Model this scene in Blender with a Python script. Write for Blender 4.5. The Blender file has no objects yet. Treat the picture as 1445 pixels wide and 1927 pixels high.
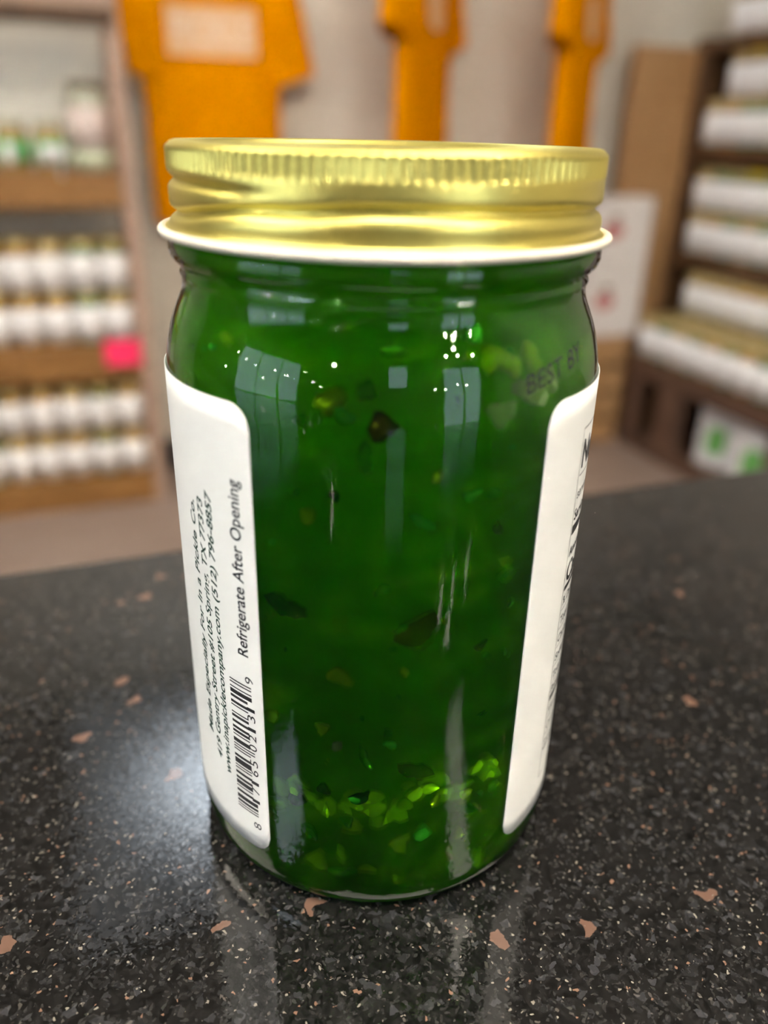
import bpy, bmesh, math, random
from mathutils import Vector, Matrix
random.seed(7)
PI = math.pi
sc = bpy.context.scene
col = sc.collection
ZC = 0.91                       # counter top above the floor
PSI = math.radians(20.0)        # camera heading, to the right of the room's +y axis

# ------------------------------------------------------------------ camera
F_PX = 1526.56
cd = bpy.data.cameras.new('camera'); cam = bpy.data.objects.new('camera', cd); col.objects.link(cam)
def set_camera():
    D, H, pitch, roll, yaw = 0.15495, 0.14503, 0.44196, 0.02382, 0.00645
    h = PSI + yaw
    pos = Vector((-D*math.sin(PSI), -D*math.cos(PSI), ZC + H))
    fwd = Vector((math.sin(h)*math.cos(pitch), math.cos(h)*math.cos(pitch), -math.sin(pitch)))
    r0 = Vector((math.cos(h), -math.sin(h), 0)); u0 = r0.cross(fwd)
    r = r0*math.cos(roll) + u0*math.sin(roll); u = u0*math.cos(roll) - r0*math.sin(roll)
    m = Matrix((r, u, -fwd)).transposed().to_4x4(); m.translation = pos
    cam.matrix_world = m
set_camera()
cd.lens = 6.86; cd.sensor_fit = 'HORIZONTAL'; cd.sensor_width = 6.86*1445/F_PX
cd.clip_start = 0.01; cd.clip_end = 60
cd.dof.use_dof = True; cd.dof.focus_distance = 0.155; cd.dof.aperture_fstop = 1.72
sc.camera = cam

# ------------------------------------------------------------------ world, exposure
w = bpy.data.worlds.new('sky'); sc.world = w; w.use_nodes = True
bg = w.node_tree.nodes['Background']
bg.inputs[0].default_value = (0.70, 0.84, 1.0, 1); bg.inputs[1].default_value = 2.2
vs = sc.view_settings
vs.view_transform = 'Standard'; vs.look = 'None'; vs.gamma = 1; vs.use_curve_mapping = False
vs.exposure = 0.82
sc.cycles.max_bounces = 10; sc.cycles.transmission_bounces = 8; sc.cycles.transparent_max_bounces = 16
sc.cycles.glossy_bounces = 6; sc.cycles.diffuse_bounces = 3; sc.cycles.volume_bounces = 4
sc.cycles.use_denoising = True; sc.cycles.use_adaptive_sampling = True; sc.cycles.adaptive_threshold = 0.12; sc.cycles.adaptive_min_samples = 16
sc.cycles.sample_clamp_indirect = 6.0
LAMP_WARM = (1.0, 0.90, 0.76); LAMP_COOL = (0.80, 0.90, 1.0)
PANEL_E, SPOT_E = 10.0, 520.0

# ------------------------------------------------------------------ helpers
def tag(o, label=None, cat=None, group=None, kind=None):
    if label: o['label'] = label
    if cat: o['category'] = cat
    if group: o['group'] = group
    if kind: o['kind'] = kind
    return o
def empty(name, loc=(0, 0, 0), rz=0.0):
    o = bpy.data.objects.new(name, None); col.objects.link(o)
    o.location = loc; o.rotation_euler = (0, 0, rz); o.empty_display_size = 0.02
    return o
def mesh(name, verts, faces, m, parent=None, smooth=False):
    me = bpy.data.meshes.new(name); me.from_pydata(verts, [], faces); me.update()
    if smooth:
        me.polygons.foreach_set('use_smooth', [True]*len(me.polygons))
    if m: me.materials.append(m)
    o = bpy.data.objects.new(name, me); col.objects.link(o)
    if parent: o.parent = parent
    return o
def box_bm(bm, a, b, bev=0.0):
    x0, y0, z0 = a; x1, y1, z1 = b
    vs_ = [bm.verts.new(p) for p in ((x0,y0,z0),(x1,y0,z0),(x1,y1,z0),(x0,y1,z0),(x0,y0,z1),(x1,y0,z1),(x1,y1,z1),(x0,y1,z1))]
    fs = [bm.faces.new([vs_[i] for i in q]) for q in ((3,2,1,0),(4,5,6,7),(0,1,5,4),(1,2,6,5),(2,3,7,6),(3,0,4,7))]
    if bev > 0:
        es = list({e for f in fs for e in f.edges})
        bmesh.ops.bevel(bm, geom=es, offset=bev, segments=2, profile=0.5, affect='EDGES')
def bm_obj(name, bm, m, parent=None, smooth=False):
    me = bpy.data.meshes.new(name); bm.normal_update(); bm.to_mesh(me); bm.free()
    if smooth: me.polygons.foreach_set('use_smooth', [True]*len(me.polygons))
    if m: me.materials.append(m)
    o = bpy.data.objects.new(name, me); col.objects.link(o)
    if parent: o.parent = parent
    return o
def box(name, a, b, m, parent=None, bev=0.0):
    bm = bmesh.new(); box_bm(bm, a, b, bev); return bm_obj(name, bm, m, parent)
def lathe(name, prof, seg, m, parent=None, close=True, smooth=True, rfun=None):
    """profile [(r, z)...] in metres, revolved; phi = 0 looks along -y, + to the right"""
    V, Fc = [], []
    n = len(prof)
    for j in range(seg):
        ph = 2*PI*j/seg
        for r, z in prof:
            rr = rfun(r, z, ph) if rfun else r
            V.append((rr*math.sin(ph), -rr*math.cos(ph), z))
    for j in range(seg):
        k = (j+1) % seg
        for i in range(n-1):
            Fc.append((j*n+i, k*n+i, k*n+i+1, j*n+i+1))
        if close: Fc.append((j*n+n-1, k*n+n-1, k*n, j*n))
    o = mesh(name, V, Fc, m, parent, smooth)
    bm = bmesh.new(); bm.from_mesh(o.data); bmesh.ops.remove_doubles(bm, verts=bm.verts, dist=1e-7)
    bm.to_mesh(o.data); bm.free()
    return o
def copy_tree(o, parent=None):
    c = o.copy(); col.objects.link(c); c.parent = parent
    for ch in list(o.children): copy_tree(ch, c)
    return c

# ------------------------------------------------------------------ materials
def new_mat(name):
    m = bpy.data.materials.new(name); m.use_nodes = True
    nt = m.node_tree; return m, nt, nt.nodes['Principled BSDF']
def S(b, **kw):
    for k, v in kw.items():
        k = k.replace('_', ' ')
        for i in b.inputs:
            if i.name.lower() == k.lower():
                i.default_value = (*v, 1) if isinstance(v, tuple) and len(v) == 3 and i.type == 'RGBA' else v
def N(nt, t, **kw):
    n = nt.nodes.new(t)
    for k, v in kw.items(): setattr(n, k, v)
    return n
def plain(name, c, rough=0.5, metal=0.0, **kw):
    m, nt, b = new_mat(name); S(b, base_color=c, roughness=rough, metallic=metal, **kw); return m
def ramp(nt, stops, interp='LINEAR'):
    r = N(nt, 'ShaderNodeValToRGB'); cr = r.color_ramp; cr.interpolation = interp
    while len(cr.elements) < len(stops): cr.elements.new(0.5)
    for e, (p, c) in zip(cr.elements, stops): e.position = p; e.color = (*c, 1)
    return r
def noisy(name, c1, c2, scale=(4, 4, 4), nscale=5.0, rough=0.6, bump=0.0, detail=6, **kw):
    m, nt, b = new_mat(name)
    tc = N(nt, 'ShaderNodeTexCoord'); mp = N(nt, 'ShaderNodeMapping'); mp.inputs['Scale'].default_value = scale
    nz = N(nt, 'ShaderNodeTexNoise'); nz.inputs['Scale'].default_value = nscale; nz.inputs['Detail'].default_value = detail
    rp = ramp(nt, [(0.3, c1), (0.7, c2)])
    L = nt.links
    L.new(tc.outputs['Object'], mp.inputs[0]); L.new(mp.outputs[0], nz.inputs['Vector'])
    L.new(nz.outputs['Fac'], rp.inputs[0]); L.new(rp.outputs[0], b.inputs['Base Color'])
    S(b, roughness=rough, **kw)
    if bump:
        bp = N(nt, 'ShaderNodeBump'); bp.inputs['Strength'].default_value = bump; bp.inputs['Distance'].default_value = 0.002
        L.new(nz.outputs['Fac'], bp.inputs['Height']); L.new(bp.outputs[0], b.inputs['Normal'])
    return m
def emit(name, c, e):
    m, nt, b = new_mat(name); S(b, base_color=(0.8, 0.8, 0.8), emission_color=c, emission_strength=e); return m

M = {}
M['wall'] = noisy('painted_wall', (0.58, 0.525, 0.44), (0.63, 0.57, 0.48), nscale=2.0, rough=0.75)
M['wall_dark'] = noisy('dark_shop_front_paint', (0.11, 0.095, 0.08), (0.14, 0.12, 0.10), nscale=2.0, rough=0.7)
M['ceil'] = plain('ceiling_grey', (0.26, 0.25, 0.235), 0.9)
M['floor'] = noisy('floor_wood', (0.25, 0.18, 0.145), (0.31, 0.23, 0.19), scale=(1, 7, 1), nscale=3, rough=0.45)
M['base'] = plain('baseboard_dark', (0.05, 0.045, 0.045), 0.5)
M['wood'] = noisy('oak_brown', (0.20, 0.092, 0.022), (0.32, 0.155, 0.042), scale=(2, 12, 12), nscale=3, rough=0.5)
M['wood_pale'] = noisy('pale_pinkish_wood', (0.36, 0.235, 0.17), (0.45, 0.31, 0.235), scale=(3, 8, 2), nscale=3, rough=0.55)
M['wood_panel'] = noisy('tan_panel_wood', (0.33, 0.165, 0.06), (0.40, 0.23, 0.10), scale=(8, 8, 1), nscale=2, rough=0.55)
M['wood_dark'] = noisy('dark_walnut', (0.06, 0.028, 0.010), (0.12, 0.058, 0.022), scale=(10, 2, 10), nscale=3, rough=0.55)
M['wood_deck'] = noisy('reddish_dark_wood', (0.075, 0.038, 0.022), (0.125, 0.065, 0.04), scale=(10, 2, 10), nscale=3, rough=0.6)
M['white'] = plain('white_paper', (0.80, 0.79, 0.79), 0.55)
M['gold_lid'] = plain('background_gold_lid', (0.62, 0.50, 0.22), 0.4, 0.75)
M['yellow_lid'] = plain('yellow_lid', (0.85, 0.60, 0.02), 0.4)
M['frame'] = plain('window_frame', (0.25, 0.24, 0.23), 0.5)

def granite():
    m, nt, b = new_mat('black_granite'); L = nt.links
    tc = N(nt, 'ShaderNodeTexCoord')
    nz = N(nt, 'ShaderNodeTexNoise'); nz.inputs['Scale'].default_value = 260; nz.inputs['Detail'].default_value = 4
    L.new(tc.outputs['Object'], nz.inputs['Vector'])
    mixv = N(nt, 'ShaderNodeMix', data_type='VECTOR'); mixv.inputs[0].default_value = 0.0035
    L.new(tc.outputs['Object'], mixv.inputs[4]); L.new(nz.outputs['Color'], mixv.inputs[5])
    def vor(scale, feature='F1', rnd=1.0):
        v = N(nt, 'ShaderNodeTexVoronoi', feature=feature); v.inputs['Scale'].default_value = scale; v.inputs['Randomness'].default_value = rnd
        L.new(mixv.outputs[1], v.inputs['Vector']); return v
    v1, v2, v3, v4 = vor(760), vor(1750), vor(330), vor(2300)
    def sep(v):
        s = N(nt, 'ShaderNodeSeparateColor'); L.new(v.outputs['Color'], s.inputs[0]); return s
    s1, s2, s3, s4 = sep(v1), sep(v2), sep(v3), sep(v4)
    r1 = ramp(nt, [(0.0, (0.004, 0.004, 0.0035)), (0.5, (0.011, 0.0105, 0.010)), (0.8, (0.021, 0.020, 0.019)), (0.95, (0.034, 0.034, 0.036)), (1.0, (0.065, 0.065, 0.072))])
    r2 = ramp(nt, [(0.0, (0.002, 0.002, 0.002)), (0.6, (0.006, 0.006, 0.006)), (0.88, (0.022, 0.021, 0.021)), (0.98, (0.05, 0.049, 0.048)), (1.0, (0.14, 0.125, 0.11))])
    L.new(s1.outputs[0], r1.inputs[0]); L.new(s2.outputs[1], r2.inputs[0])
    def mix(fac, a, bb, mode='MIX'):
        x = N(nt, 'ShaderNodeMix', data_type='RGBA', blend_type=mode)
        if isinstance(fac, float): x.inputs[0].default_value = fac
        else: L.new(fac, x.inputs[0])
        for sck, q in ((6, a), (7, bb)):
            if isinstance(q, tuple): x.inputs[sck].default_value = (*q, 1)
            else: L.new(q, x.inputs[sck])
        return x.outputs[2]
    c = mix(0.5, r1.outputs[0], r2.outputs[0])
    def gt(sock, t):
        g = N(nt, 'ShaderNodeMath', operation='GREATER_THAN'); L.new(sock, g.inputs[0]); g.inputs[1].default_value = t; return g.outputs[0]
    # brown feldspar flecks, few and angular
    c = mix(gt(s3.outputs[2], 0.9945), c, (0.13, 0.075, 0.055))
    c = mix(gt(s2.outputs[2], 0.994), c, (0.17, 0.10, 0.07))
    c = mix(gt(s4.outputs[0], 0.993), c, (0.20, 0.18, 0.15))
    L.new(c, b.inputs['Base Color'])
    rr = ramp(nt, [(0.0, (0.02, 0.02, 0.02)), (1.0, (0.06, 0.06, 0.06))]); L.new(s1.outputs[1], rr.inputs[0])
    L.new(rr.outputs[0], b.inputs['Roughness'])
    # crystals polish to very slightly different tilts
    geo = N(nt, 'ShaderNodeNewGeometry')
    sb = N(nt, 'ShaderNodeVectorMath', operation='SUBTRACT'); sb.inputs[1].default_value = (0.5, 0.5, 0.5); L.new(v2.outputs['Color'], sb.inputs[0])
    ml = N(nt, 'ShaderNodeVectorMath', operation='SCALE'); ml.inputs['Scale'].default_value = 0.026; L.new(sb.outputs[0], ml.inputs[0])
    ad = N(nt, 'ShaderNodeVectorMath', operation='ADD'); L.new(geo.outputs['Normal'], ad.inputs[0]); L.new(ml.outputs[0], ad.inputs[1])
    nm = N(nt, 'ShaderNodeVectorMath', operation='NORMALIZE'); L.new(ad.outputs[0], nm.inputs[0]); L.new(nm.outputs[0], b.inputs['Normal'])
    S(b, ior=1.55)
    return m
M['granite'] = granite()

def clear_glass(name, ior=1.5, tint=(1, 1, 1), bump=True):
    m, nt, b = new_mat(name); L = nt.links
    nt.nodes.remove(b); out = nt.nodes['Material Output']
    tr = N(nt, 'ShaderNodeBsdfTransparent'); tr.inputs[0].default_value = (*tint, 1)
    gl = N(nt, 'ShaderNodeBsdfGlossy'); gl.inputs['Roughness'].default_value = 0.02
    fr = N(nt, 'ShaderNodeFresnel'); fr.inputs[0].default_value = ior
    mx = N(nt, 'ShaderNodeMixShader')
    if bump:
        tc = N(nt, 'ShaderNodeTexCoord'); nz = N(nt, 'ShaderNodeTexNoise')
        mp = N(nt, 'ShaderNodeMapping'); mp.inputs['Scale'].default_value = (1, 1, 0.35)
        nz.inputs['Scale'].default_value = 160; nz.inputs['Detail'].default_value = 3
        bp = N(nt, 'ShaderNodeBump'); bp.inputs['Strength'].default_value = 0.12; bp.inputs['Distance'].default_value = 0.0006
        L.new(tc.outputs['Object'], mp.inputs[0]); L.new(mp.outputs[0], nz.inputs['Vector'])
        L.new(nz.outputs['Fac'], bp.inputs['Height']); L.new(bp.outputs[0], gl.inputs['Normal']); L.new(bp.outputs[0], fr.inputs['Normal'])
    L.new(fr.outputs[0], mx.inputs[0]); L.new(tr.outputs[0], mx.inputs[1]); L.new(gl.outputs[0], mx.inputs[2])
    L.new(mx.outputs[0], out.inputs['Surface'])
    return m
M['jar_glass'] = clear_glass('jar_glass')
M['pane'] = clear_glass('window_pane', bump=False)

def jelly_mat():
    m, nt, b = new_mat('green_pepper_jelly'); L = nt.links
    out = nt.nodes['Material Output']; nt.nodes.remove(b)
    tc = N(nt, 'ShaderNodeTexCoord')
    nz = N(nt, 'ShaderNodeTexNoise'); nz.inputs['Scale'].default_value = 42; nz.inputs['Detail'].default_value = 5; nz.inputs['Distortion'].default_value = 1.6
    mp = N(nt, 'ShaderNodeMapping'); mp.inputs['Scale'].default_value = (1, 1, 1.3)
    L.new(tc.outputs['Object'], mp.inputs[0]); L.new(mp.outputs[0], nz.inputs['Vector'])
    rp = ramp(nt, [(0.36, (0.002, 0.06, 0.0)), (0.50, (0.018, 0.22, 0.0)), (0.66, (0.16, 0.56, 0.0))])
    L.new(nz.outputs['Fac'], rp.inputs[0])
    cloudy = N(nt, 'ShaderNodeBsdfPrincipled'); S(cloudy, roughness=0.5, specular_ior_level=0.0)
    L.new(rp.outputs[0], cloudy.inputs['Base Color'])
    S(cloudy, subsurface_weight=0.6, subsurface_scale=0.012)
    cloudy.inputs['Subsurface Radius'].default_value = (0.25, 1.0, 0.12)
    refr = N(nt, 'ShaderNodeBsdfRefraction'); refr.inputs['IOR'].default_value = 1.36; refr.inputs['Roughness'].default_value = 0.04
    refr.inputs['Color'].default_value = (0.9, 1.0, 0.8, 1)
    mx = N(nt, 'ShaderNodeMixShader'); mx.inputs[0].default_value = 0.75
    tr = N(nt, 'ShaderNodeBsdfTransparent'); m2 = N(nt, 'ShaderNodeMixShader'); m2.inputs[0].default_value = 0.6
    L.new(refr.outputs[0], m2.inputs[1]); L.new(tr.outputs[0], m2.inputs[2])
    L.new(cloudy.outputs[0], mx.inputs[1]); L.new(m2.outputs[0], mx.inputs[2])
    L.new(mx.outputs[0], out.inputs['Surface'])
    va = N(nt, 'ShaderNodeVolumeAbsorption'); va.inputs['Color'].default_value = (0.40, 0.98, 0.0, 1); va.inputs['Density'].default_value = 62
    vsn = N(nt, 'ShaderNodeVolumeScatter'); vsn.inputs['Color'].default_value = (0.38, 0.99, 0.0, 1); vsn.inputs['Density'].default_value = 35; vsn.inputs['Anisotropy'].default_value = 0.4
    av = N(nt, 'ShaderNodeAddShader'); L.new(va.outputs[0], av.inputs[0]); L.new(vsn.outputs[0], av.inputs[1])
    L.new(av.outputs[0], out.inputs['Volume'])
    return m
M['jelly'] = jelly_mat()

def lid_mat():
    m, nt, b = new_mat('brushed_gold_lid'); L = nt.links
    S(b, base_color=(0.70, 0.61, 0.165), metallic=1.0, roughness=0.30)
    tc = N(nt, 'ShaderNodeTexCoord'); mp = N(nt, 'ShaderNodeMapping'); mp.inputs['Scale'].default_value = (1, 1, 3)
    nz = N(nt, 'ShaderNodeTexNoise'); nz.inputs['Scale'].default_value = 220; nz.inputs['Detail'].default_value = 3
    L.new(tc.outputs['Object'], mp.inputs[0]); L.new(mp.outputs[0], nz.inputs['Vector'])
    mr = N(nt, 'ShaderNodeMapRange'); mr.inputs[3].default_value = 0.33; mr.inputs[4].default_value = 0.41
    L.new(nz.outputs['Fac'], mr.inputs[0]); L.new(mr.outputs[0], b.inputs['Roughness'])
    return m
M['lid'] = lid_mat()
M['liner'] = plain('cream_liner', (0.70, 0.645, 0.52), 0.35)

def label_mat():
    m, nt, b = new_mat('label_paper'); L = nt.links
    out = nt.nodes['Material Output']
    tc = N(nt, 'ShaderNodeTexCoord'); nz = N(nt, 'ShaderNodeTexNoise'); nz.inputs['Scale'].default_value = 70; nz.inputs['Detail'].default_value = 5
    L.new(tc.outputs['Object'], nz.inputs['Vector'])
    rp = ramp(nt, [(0.35, (0.79, 0.785, 0.75)), (0.65, (0.83, 0.825, 0.795))]); L.new(nz.outputs['Fac'], rp.inputs[0])
    L.new(rp.outputs[0], b.inputs['Base Color']); S(b, roughness=0.45, specular_ior_level=0.35)
    tl = N(nt, 'ShaderNodeBsdfTranslucent'); tl.inputs[0].default_value = (0.8, 0.8, 0.72, 1)
    mx = N(nt, 'ShaderNodeMixShader'); mx.inputs[0].default_value = 0.15
    L.new(b.outputs[0], mx.inputs[1]); L.new(tl.outputs[0], mx.inputs[2]); L.new(mx.outputs[0], out.inputs['Surface'])
    return m
M['label'] = label_mat()
M['ink'] = plain('black_ink', (0.008, 0.008, 0.01), 0.5)
M['ink_green'] = plain('dark_green_ink', (0.006, 0.035, 0.022), 0.5)
M['ink_grey'] = plain('thin_black_rule', (0.02, 0.02, 0.02), 0.5)

# ------------------------------------------------------------------ the room
X0, X1, Y0, Y1, ZT = -3.0, 2.27, -3.0, 2.5, 2.75
T = 0.1
def struct(o): o['kind'] = 'structure'; return o
struct(box('floor', (X0-T, Y0-T, -0.1), (X1+T, Y1+T, 0), M['floor']))
struct(box('ceiling', (X0-T, Y0-T, ZT), (X1+T, Y1+T, ZT+0.1), M['ceil']))
struct(box('wall_back', (X0-T, Y1, 0), (X1+T, Y1+T, ZT), M['wall']))
struct(box('wall_right', (X1, Y0, 0), (X1+T, Y1, ZT), M['wall']))
def wall_with_holes(name, axis, pos, thick, u0, u1, holes):
    """wall along x (axis 'x') or y; holes [(ua, ub, za, zb)] not overlapping in u"""
    bm = bmesh.new()
    def bx(ua, ub, za, zb):
        if ub-ua < 1e-6 or zb-za < 1e-6: return
        if axis == 'x': box_bm(bm, (ua, pos, za), (ub, pos+thick, zb))
        else: box_bm(bm, (pos, ua, za), (pos+thick, ub, zb))
    u = u0
    for ua, ub, za, zb in sorted(holes):
        bx(u, ua, 0, ZT); bx(ua, ub, 0, za); bx(ua, ub, zb, ZT); u = ub
    bx(u, u1, 0, ZT)
    return struct(bm_obj(name, bm, M['wall_dark']))
REAR = [(-1.0, -0.35, 1.5, 2.45), (0.55, 1.75, 0.05, 2.2)]
LEFT = [(-1.7, 0.4, 0.75, 2.2)]
wall_with_holes('wall_front', 'x', Y0-T, T, X0-T, X1+T, REAR)
wall_with_holes('wall_left', 'y', X0-T, T, Y0, Y1, LEFT)
def window(name, axis, pos, ua, ub, za, zb, bars):
    t = empty(name, ((ua+ub)/2, pos, za) if axis == 'x' else (pos, (ua+ub)/2, za)); struct(t)
    hw, hh = (ub-ua)/2, zb-za
    def bx(n, a0, a1, z0, z1, d0, d1, m):
        a, b_ = ((a0, d0, z0), (a1, d1, z1)) if axis == 'x' else ((d0, a0, z0), (d1, a1, z1))
        return box(n, a, b_, m, t)
    fw = 0.05
    bx('frame_rail', -hw, hw, 0, fw, -0.03, 0.03, M['frame']); bx('frame_rail', -hw, hw, hh-fw, hh, -0.03, 0.03, M['frame'])
    bx('frame_stile', -hw, -hw+fw, fw, hh-fw, -0.03, 0.03, M['frame']); bx('frame_stile', hw-fw, hw, fw, hh-fw, -0.03, 0.03, M['frame'])
    for k in range(1, bars):
        u = -hw + 2*hw*k/bars
        bx('mullion', u-0.02, u+0.02, fw, hh-fw, -0.025, 0.025, M['frame'])
    bx('pane', -hw+fw, hw-fw, fw, hh-fw, -0.004, 0.004, M['pane'])
    ld = bpy.data.lights.new(name+'_portal', 'AREA'); ld.shape = 'RECTANGLE'; ld.size = 2*hw; ld.size_y = hh; ld.cycles.is_portal = True
    lo = bpy.data.objects.new('daylight_portal', ld); col.objects.link(lo)
    if axis == 'x': lo.location = ((ua+ub)/2, pos+0.06, za+hh/2); lo.rotation_euler = (PI/2, 0, 0)
    else: lo.location = (pos+0.06, (ua+ub)/2, za+hh/2); lo.rotation_euler = (PI/2, 0, -PI/2)
window('window_1', 'x', Y0-T/2, *REAR[0], 1)
window('window_2', 'x', Y0-T/2, *REAR[1], 2)
window('window_3', 'y', X0-T/2, *LEFT[0], 3)
# dark skirting along the back wall, between the two racks
struct(box('baseboard_back', (0.13, Y1-0.015, 0), (1.72, Y1, 0.10), M['base']))

# ceiling lights
ORDN = ['first', 'second', 'third', 'fourth', 'fifth', 'sixth', 'seventh', 'eighth', 'ninth', 'tenth', 'eleventh', 'twelfth', 'thirteenth', 'fourteenth', 'fifteenth']
def hot_centre(name, c, e):
    # opal diffuser with its light source in the middle, fading to the rim
    m, nt, b = new_mat(name); L = nt.links
    tc = N(nt, 'ShaderNodeTexCoord'); mp = N(nt, 'ShaderNodeMapping'); mp.inputs['Location'].default_value = (-1, -1, 0); mp.inputs['Scale'].default_value = (2, 2, 0)
    g = N(nt, 'ShaderNodeTexGradient', gradient_type='QUADRATIC_SPHERE')
    ma = N(nt, 'ShaderNodeMath', operation='MULTIPLY_ADD'); ma.inputs[1].default_value = e*0.97; ma.inputs[2].default_value = e*0.03
    L.new(tc.outputs['Generated'], mp.inputs[0]); L.new(mp.outputs[0], g.inputs[0]); L.new(g.outputs['Fac'], ma.inputs[0])
    L.new(ma.outputs[0], b.inputs['Emission Strength']); S(b, base_color=(0.5, 0.5, 0.5), emission_color=c)
    return m
def led_panel(cx, cy, sx, sy, c, e, label, hot=False):
    t = empty('ceiling_light', (cx, cy, ZT)); tag(t, label, 'ceiling light')
    for a, b_ in (((-sx/2-.02, -sy/2-.02, -.03), (sx/2+.02, -sy/2, 0)), ((-sx/2-.02, sy/2, -.03), (sx/2+.02, sy/2+.02, 0)),
                  ((-sx/2-.02, -sy/2, -.03), (-sx/2, sy/2, 0)), ((sx/2, -sy/2, -.03), (sx/2+.02, sy/2, 0))):
        box('frame', a, b_, M['ceil'], t)
    box('diffuser', (-sx/2, -sy/2, -0.02), (sx/2, sy/2, -0.004), (hot_centre if hot else emit)('led_diffuser', c, e), t)
led_panel(0.22, 1.96, 1.0, 1.05, LAMP_COOL, PANEL_E*1.1, 'square cool white ceiling panel above the orange shirts', True)
led_panel(1.05, -1.5, 0.35, 1.2, LAMP_WARM, PANEL_E*1.5, 'long warm ceiling panel towards the right wall')
led_panel(-1.85, -0.5, 0.5, 0.6, LAMP_COOL, PANEL_E*1.5, 'cool white ceiling panel near the side window')
led_panel(-1.35, 0.7, 0.6, 1.2, LAMP_WARM, PANEL_E, 'added long warm fill panel on the ceiling in front of the left rack')  # added fill light for the left rack and shirts, not a known fixture
led_panel(0.85, 0.12, 0.6, 0.6, LAMP_WARM, PANEL_E, 'added square warm fill panel on the ceiling above the counter')  # invented fill light, brightens the back wall, shirts and right rack
led_panel(-0.15, -0.65, 1.2, 0.6, LAMP_WARM, PANEL_E*1.4, 'long warm ceiling panel behind the counter')
spot_m = emit('spot_bulb', (1.0, 0.88, 0.70), SPOT_E)
spot_m.cycles.emission_sampling = 'NONE'
def spot(cx, cy, n):
    t = empty('spotlight', (cx, cy, ZT)); tag(t, '%s ceiling spotlight near the shop front' % n, 'spotlight', 'ceiling spotlights')
    lathe('can', [(0.0, 0), (0.05, 0), (0.055, -0.10), (0.05, -0.10), (0.045, -0.01), (0, -0.01)], 24, M['frame'], t, close=False)
    lathe('bulb', [(0.0, -0.150), (0.018, -0.147), (0.03, -0.138), (0.036, -0.12), (0.036, -0.09), (0.03, -0.02), (0.0, -0.02)], 24, spot_m, t, close=False)
for i, (x, y) in enumerate([(0.74, -2.88), (1.15, -2.88), (1.6, -2.88), (-2.85, -2.85), (-2.7, -2.7), (-2.3, 0.1), (0.95, -2.62)]):
    spot(x, y, ['first', 'second', 'third', 'fourth', 'fifth', 'sixth', 'seventh'][i])

# globe bulbs hung on cords along the side window and the shop front
globe_m = emit('globe_glow', (1.0, 0.92, 0.80), 110.0)
globe_m.cycles.emission_sampling = 'NONE'
def pendant(x, y, z, n):
    t = empty('globe_bulb', (x, y, z)); tag(t, '%s glowing globe bulb on a cord near the windows' % n, 'bulb', 'globe bulbs')
    lathe('globe', [(0.022*math.sin(PI*i/10), 0.022*math.cos(PI*i/10)) for i in range(11)], 16, globe_m, t, close=False)
    lathe('socket', [(0.0, 0.045), (0.011, 0.045), (0.012, 0.021), (0.0, 0.021)], 12, M['frame'], t, close=False)
    lathe('cord', [(0.002, 0.045), (0.002, ZT-z)], 6, M['frame'], t, close=False)
pr_ = random.Random(11)
for i in range(11):
    pendant(-2.8, -2.3+0.30*i, 1.15+0.75*pr_.random(), ORDN[i])
for i in range(4):
    pendant(0.3+0.28*i, -2.8, 1.35+0.15*pr_.random(), ORDN[11+i])

# ------------------------------------------------------------------ the counter
ct = empty('counter', (0, 0, 0)); tag(ct, 'polished black granite counter top with speckled grain under the green jar', 'counter')
CX0, CX1, CY0, CY1 = -1.3, 1.25, -0.55, 0.136
bm = bmesh.new(); box_bm(bm, (CX0, CY0, ZC-0.03), (CX1, CY1, ZC), 0.004)
bm_obj('granite_slab', bm, M['granite'], ct)
box('cabinet_body', (CX0+0.03, CY0+0.05, 0.08), (CX1-0.03, CY1-0.04, ZC-0.03), M['wood_dark'], ct)
box('kick_plate', (CX0+0.08, CY0+0.1, 0.0), (CX1-0.08, CY1-0.09, 0.08), M['base'], ct)

# ------------------------------------------------------------------ the jelly jar
jar = empty('jelly_jar', (0, 0, ZC + 0.0003), -PSI)
tag(jar, 'large green jelly jar with gold screw lid on black granite counter', 'jar')
MM = 0.001
OUT = [(0, 3.0), (22, 2.6), (31, 1.5), (33.5, 0.3), (35.5, 0.0), (37.4, 0.3), (38.9, 1.3), (39.9, 2.8), (40.45, 4.8), (40.65, 8), (40.7, 14),
       (40.7, 50), (40.7, 100), (40.68, 103.5), (40.5, 106), (40.2, 108.4), (39.7, 110.8), (39.0, 113.2), (38.1, 115.4), (37.3, 117.2), (36.8, 118.6),
       (36.6, 119.8), (36.65, 120.8), (36.95, 121.4), (36.65, 122.0), (36.6, 122.6), (37.2, 123.2), (38.0, 124.0), (38.5, 125.2), (38.5, 126.4), (37.9, 127.3), (36.4, 127.8), (35.4, 128.4), (35.2, 138.8)]
INN = [(33.0, 139.0), (32.8, 130), (33.4, 122), (34.6, 118.5), (36.6, 113.8), (38.0, 109.5), (38.6, 105.5), (38.7, 100), (38.7, 50), (38.7, 9), (38.2, 6.5), (36.8, 4.8), (34.0, 4.0), (22, 4.6), (0, 5.0)]
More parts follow.
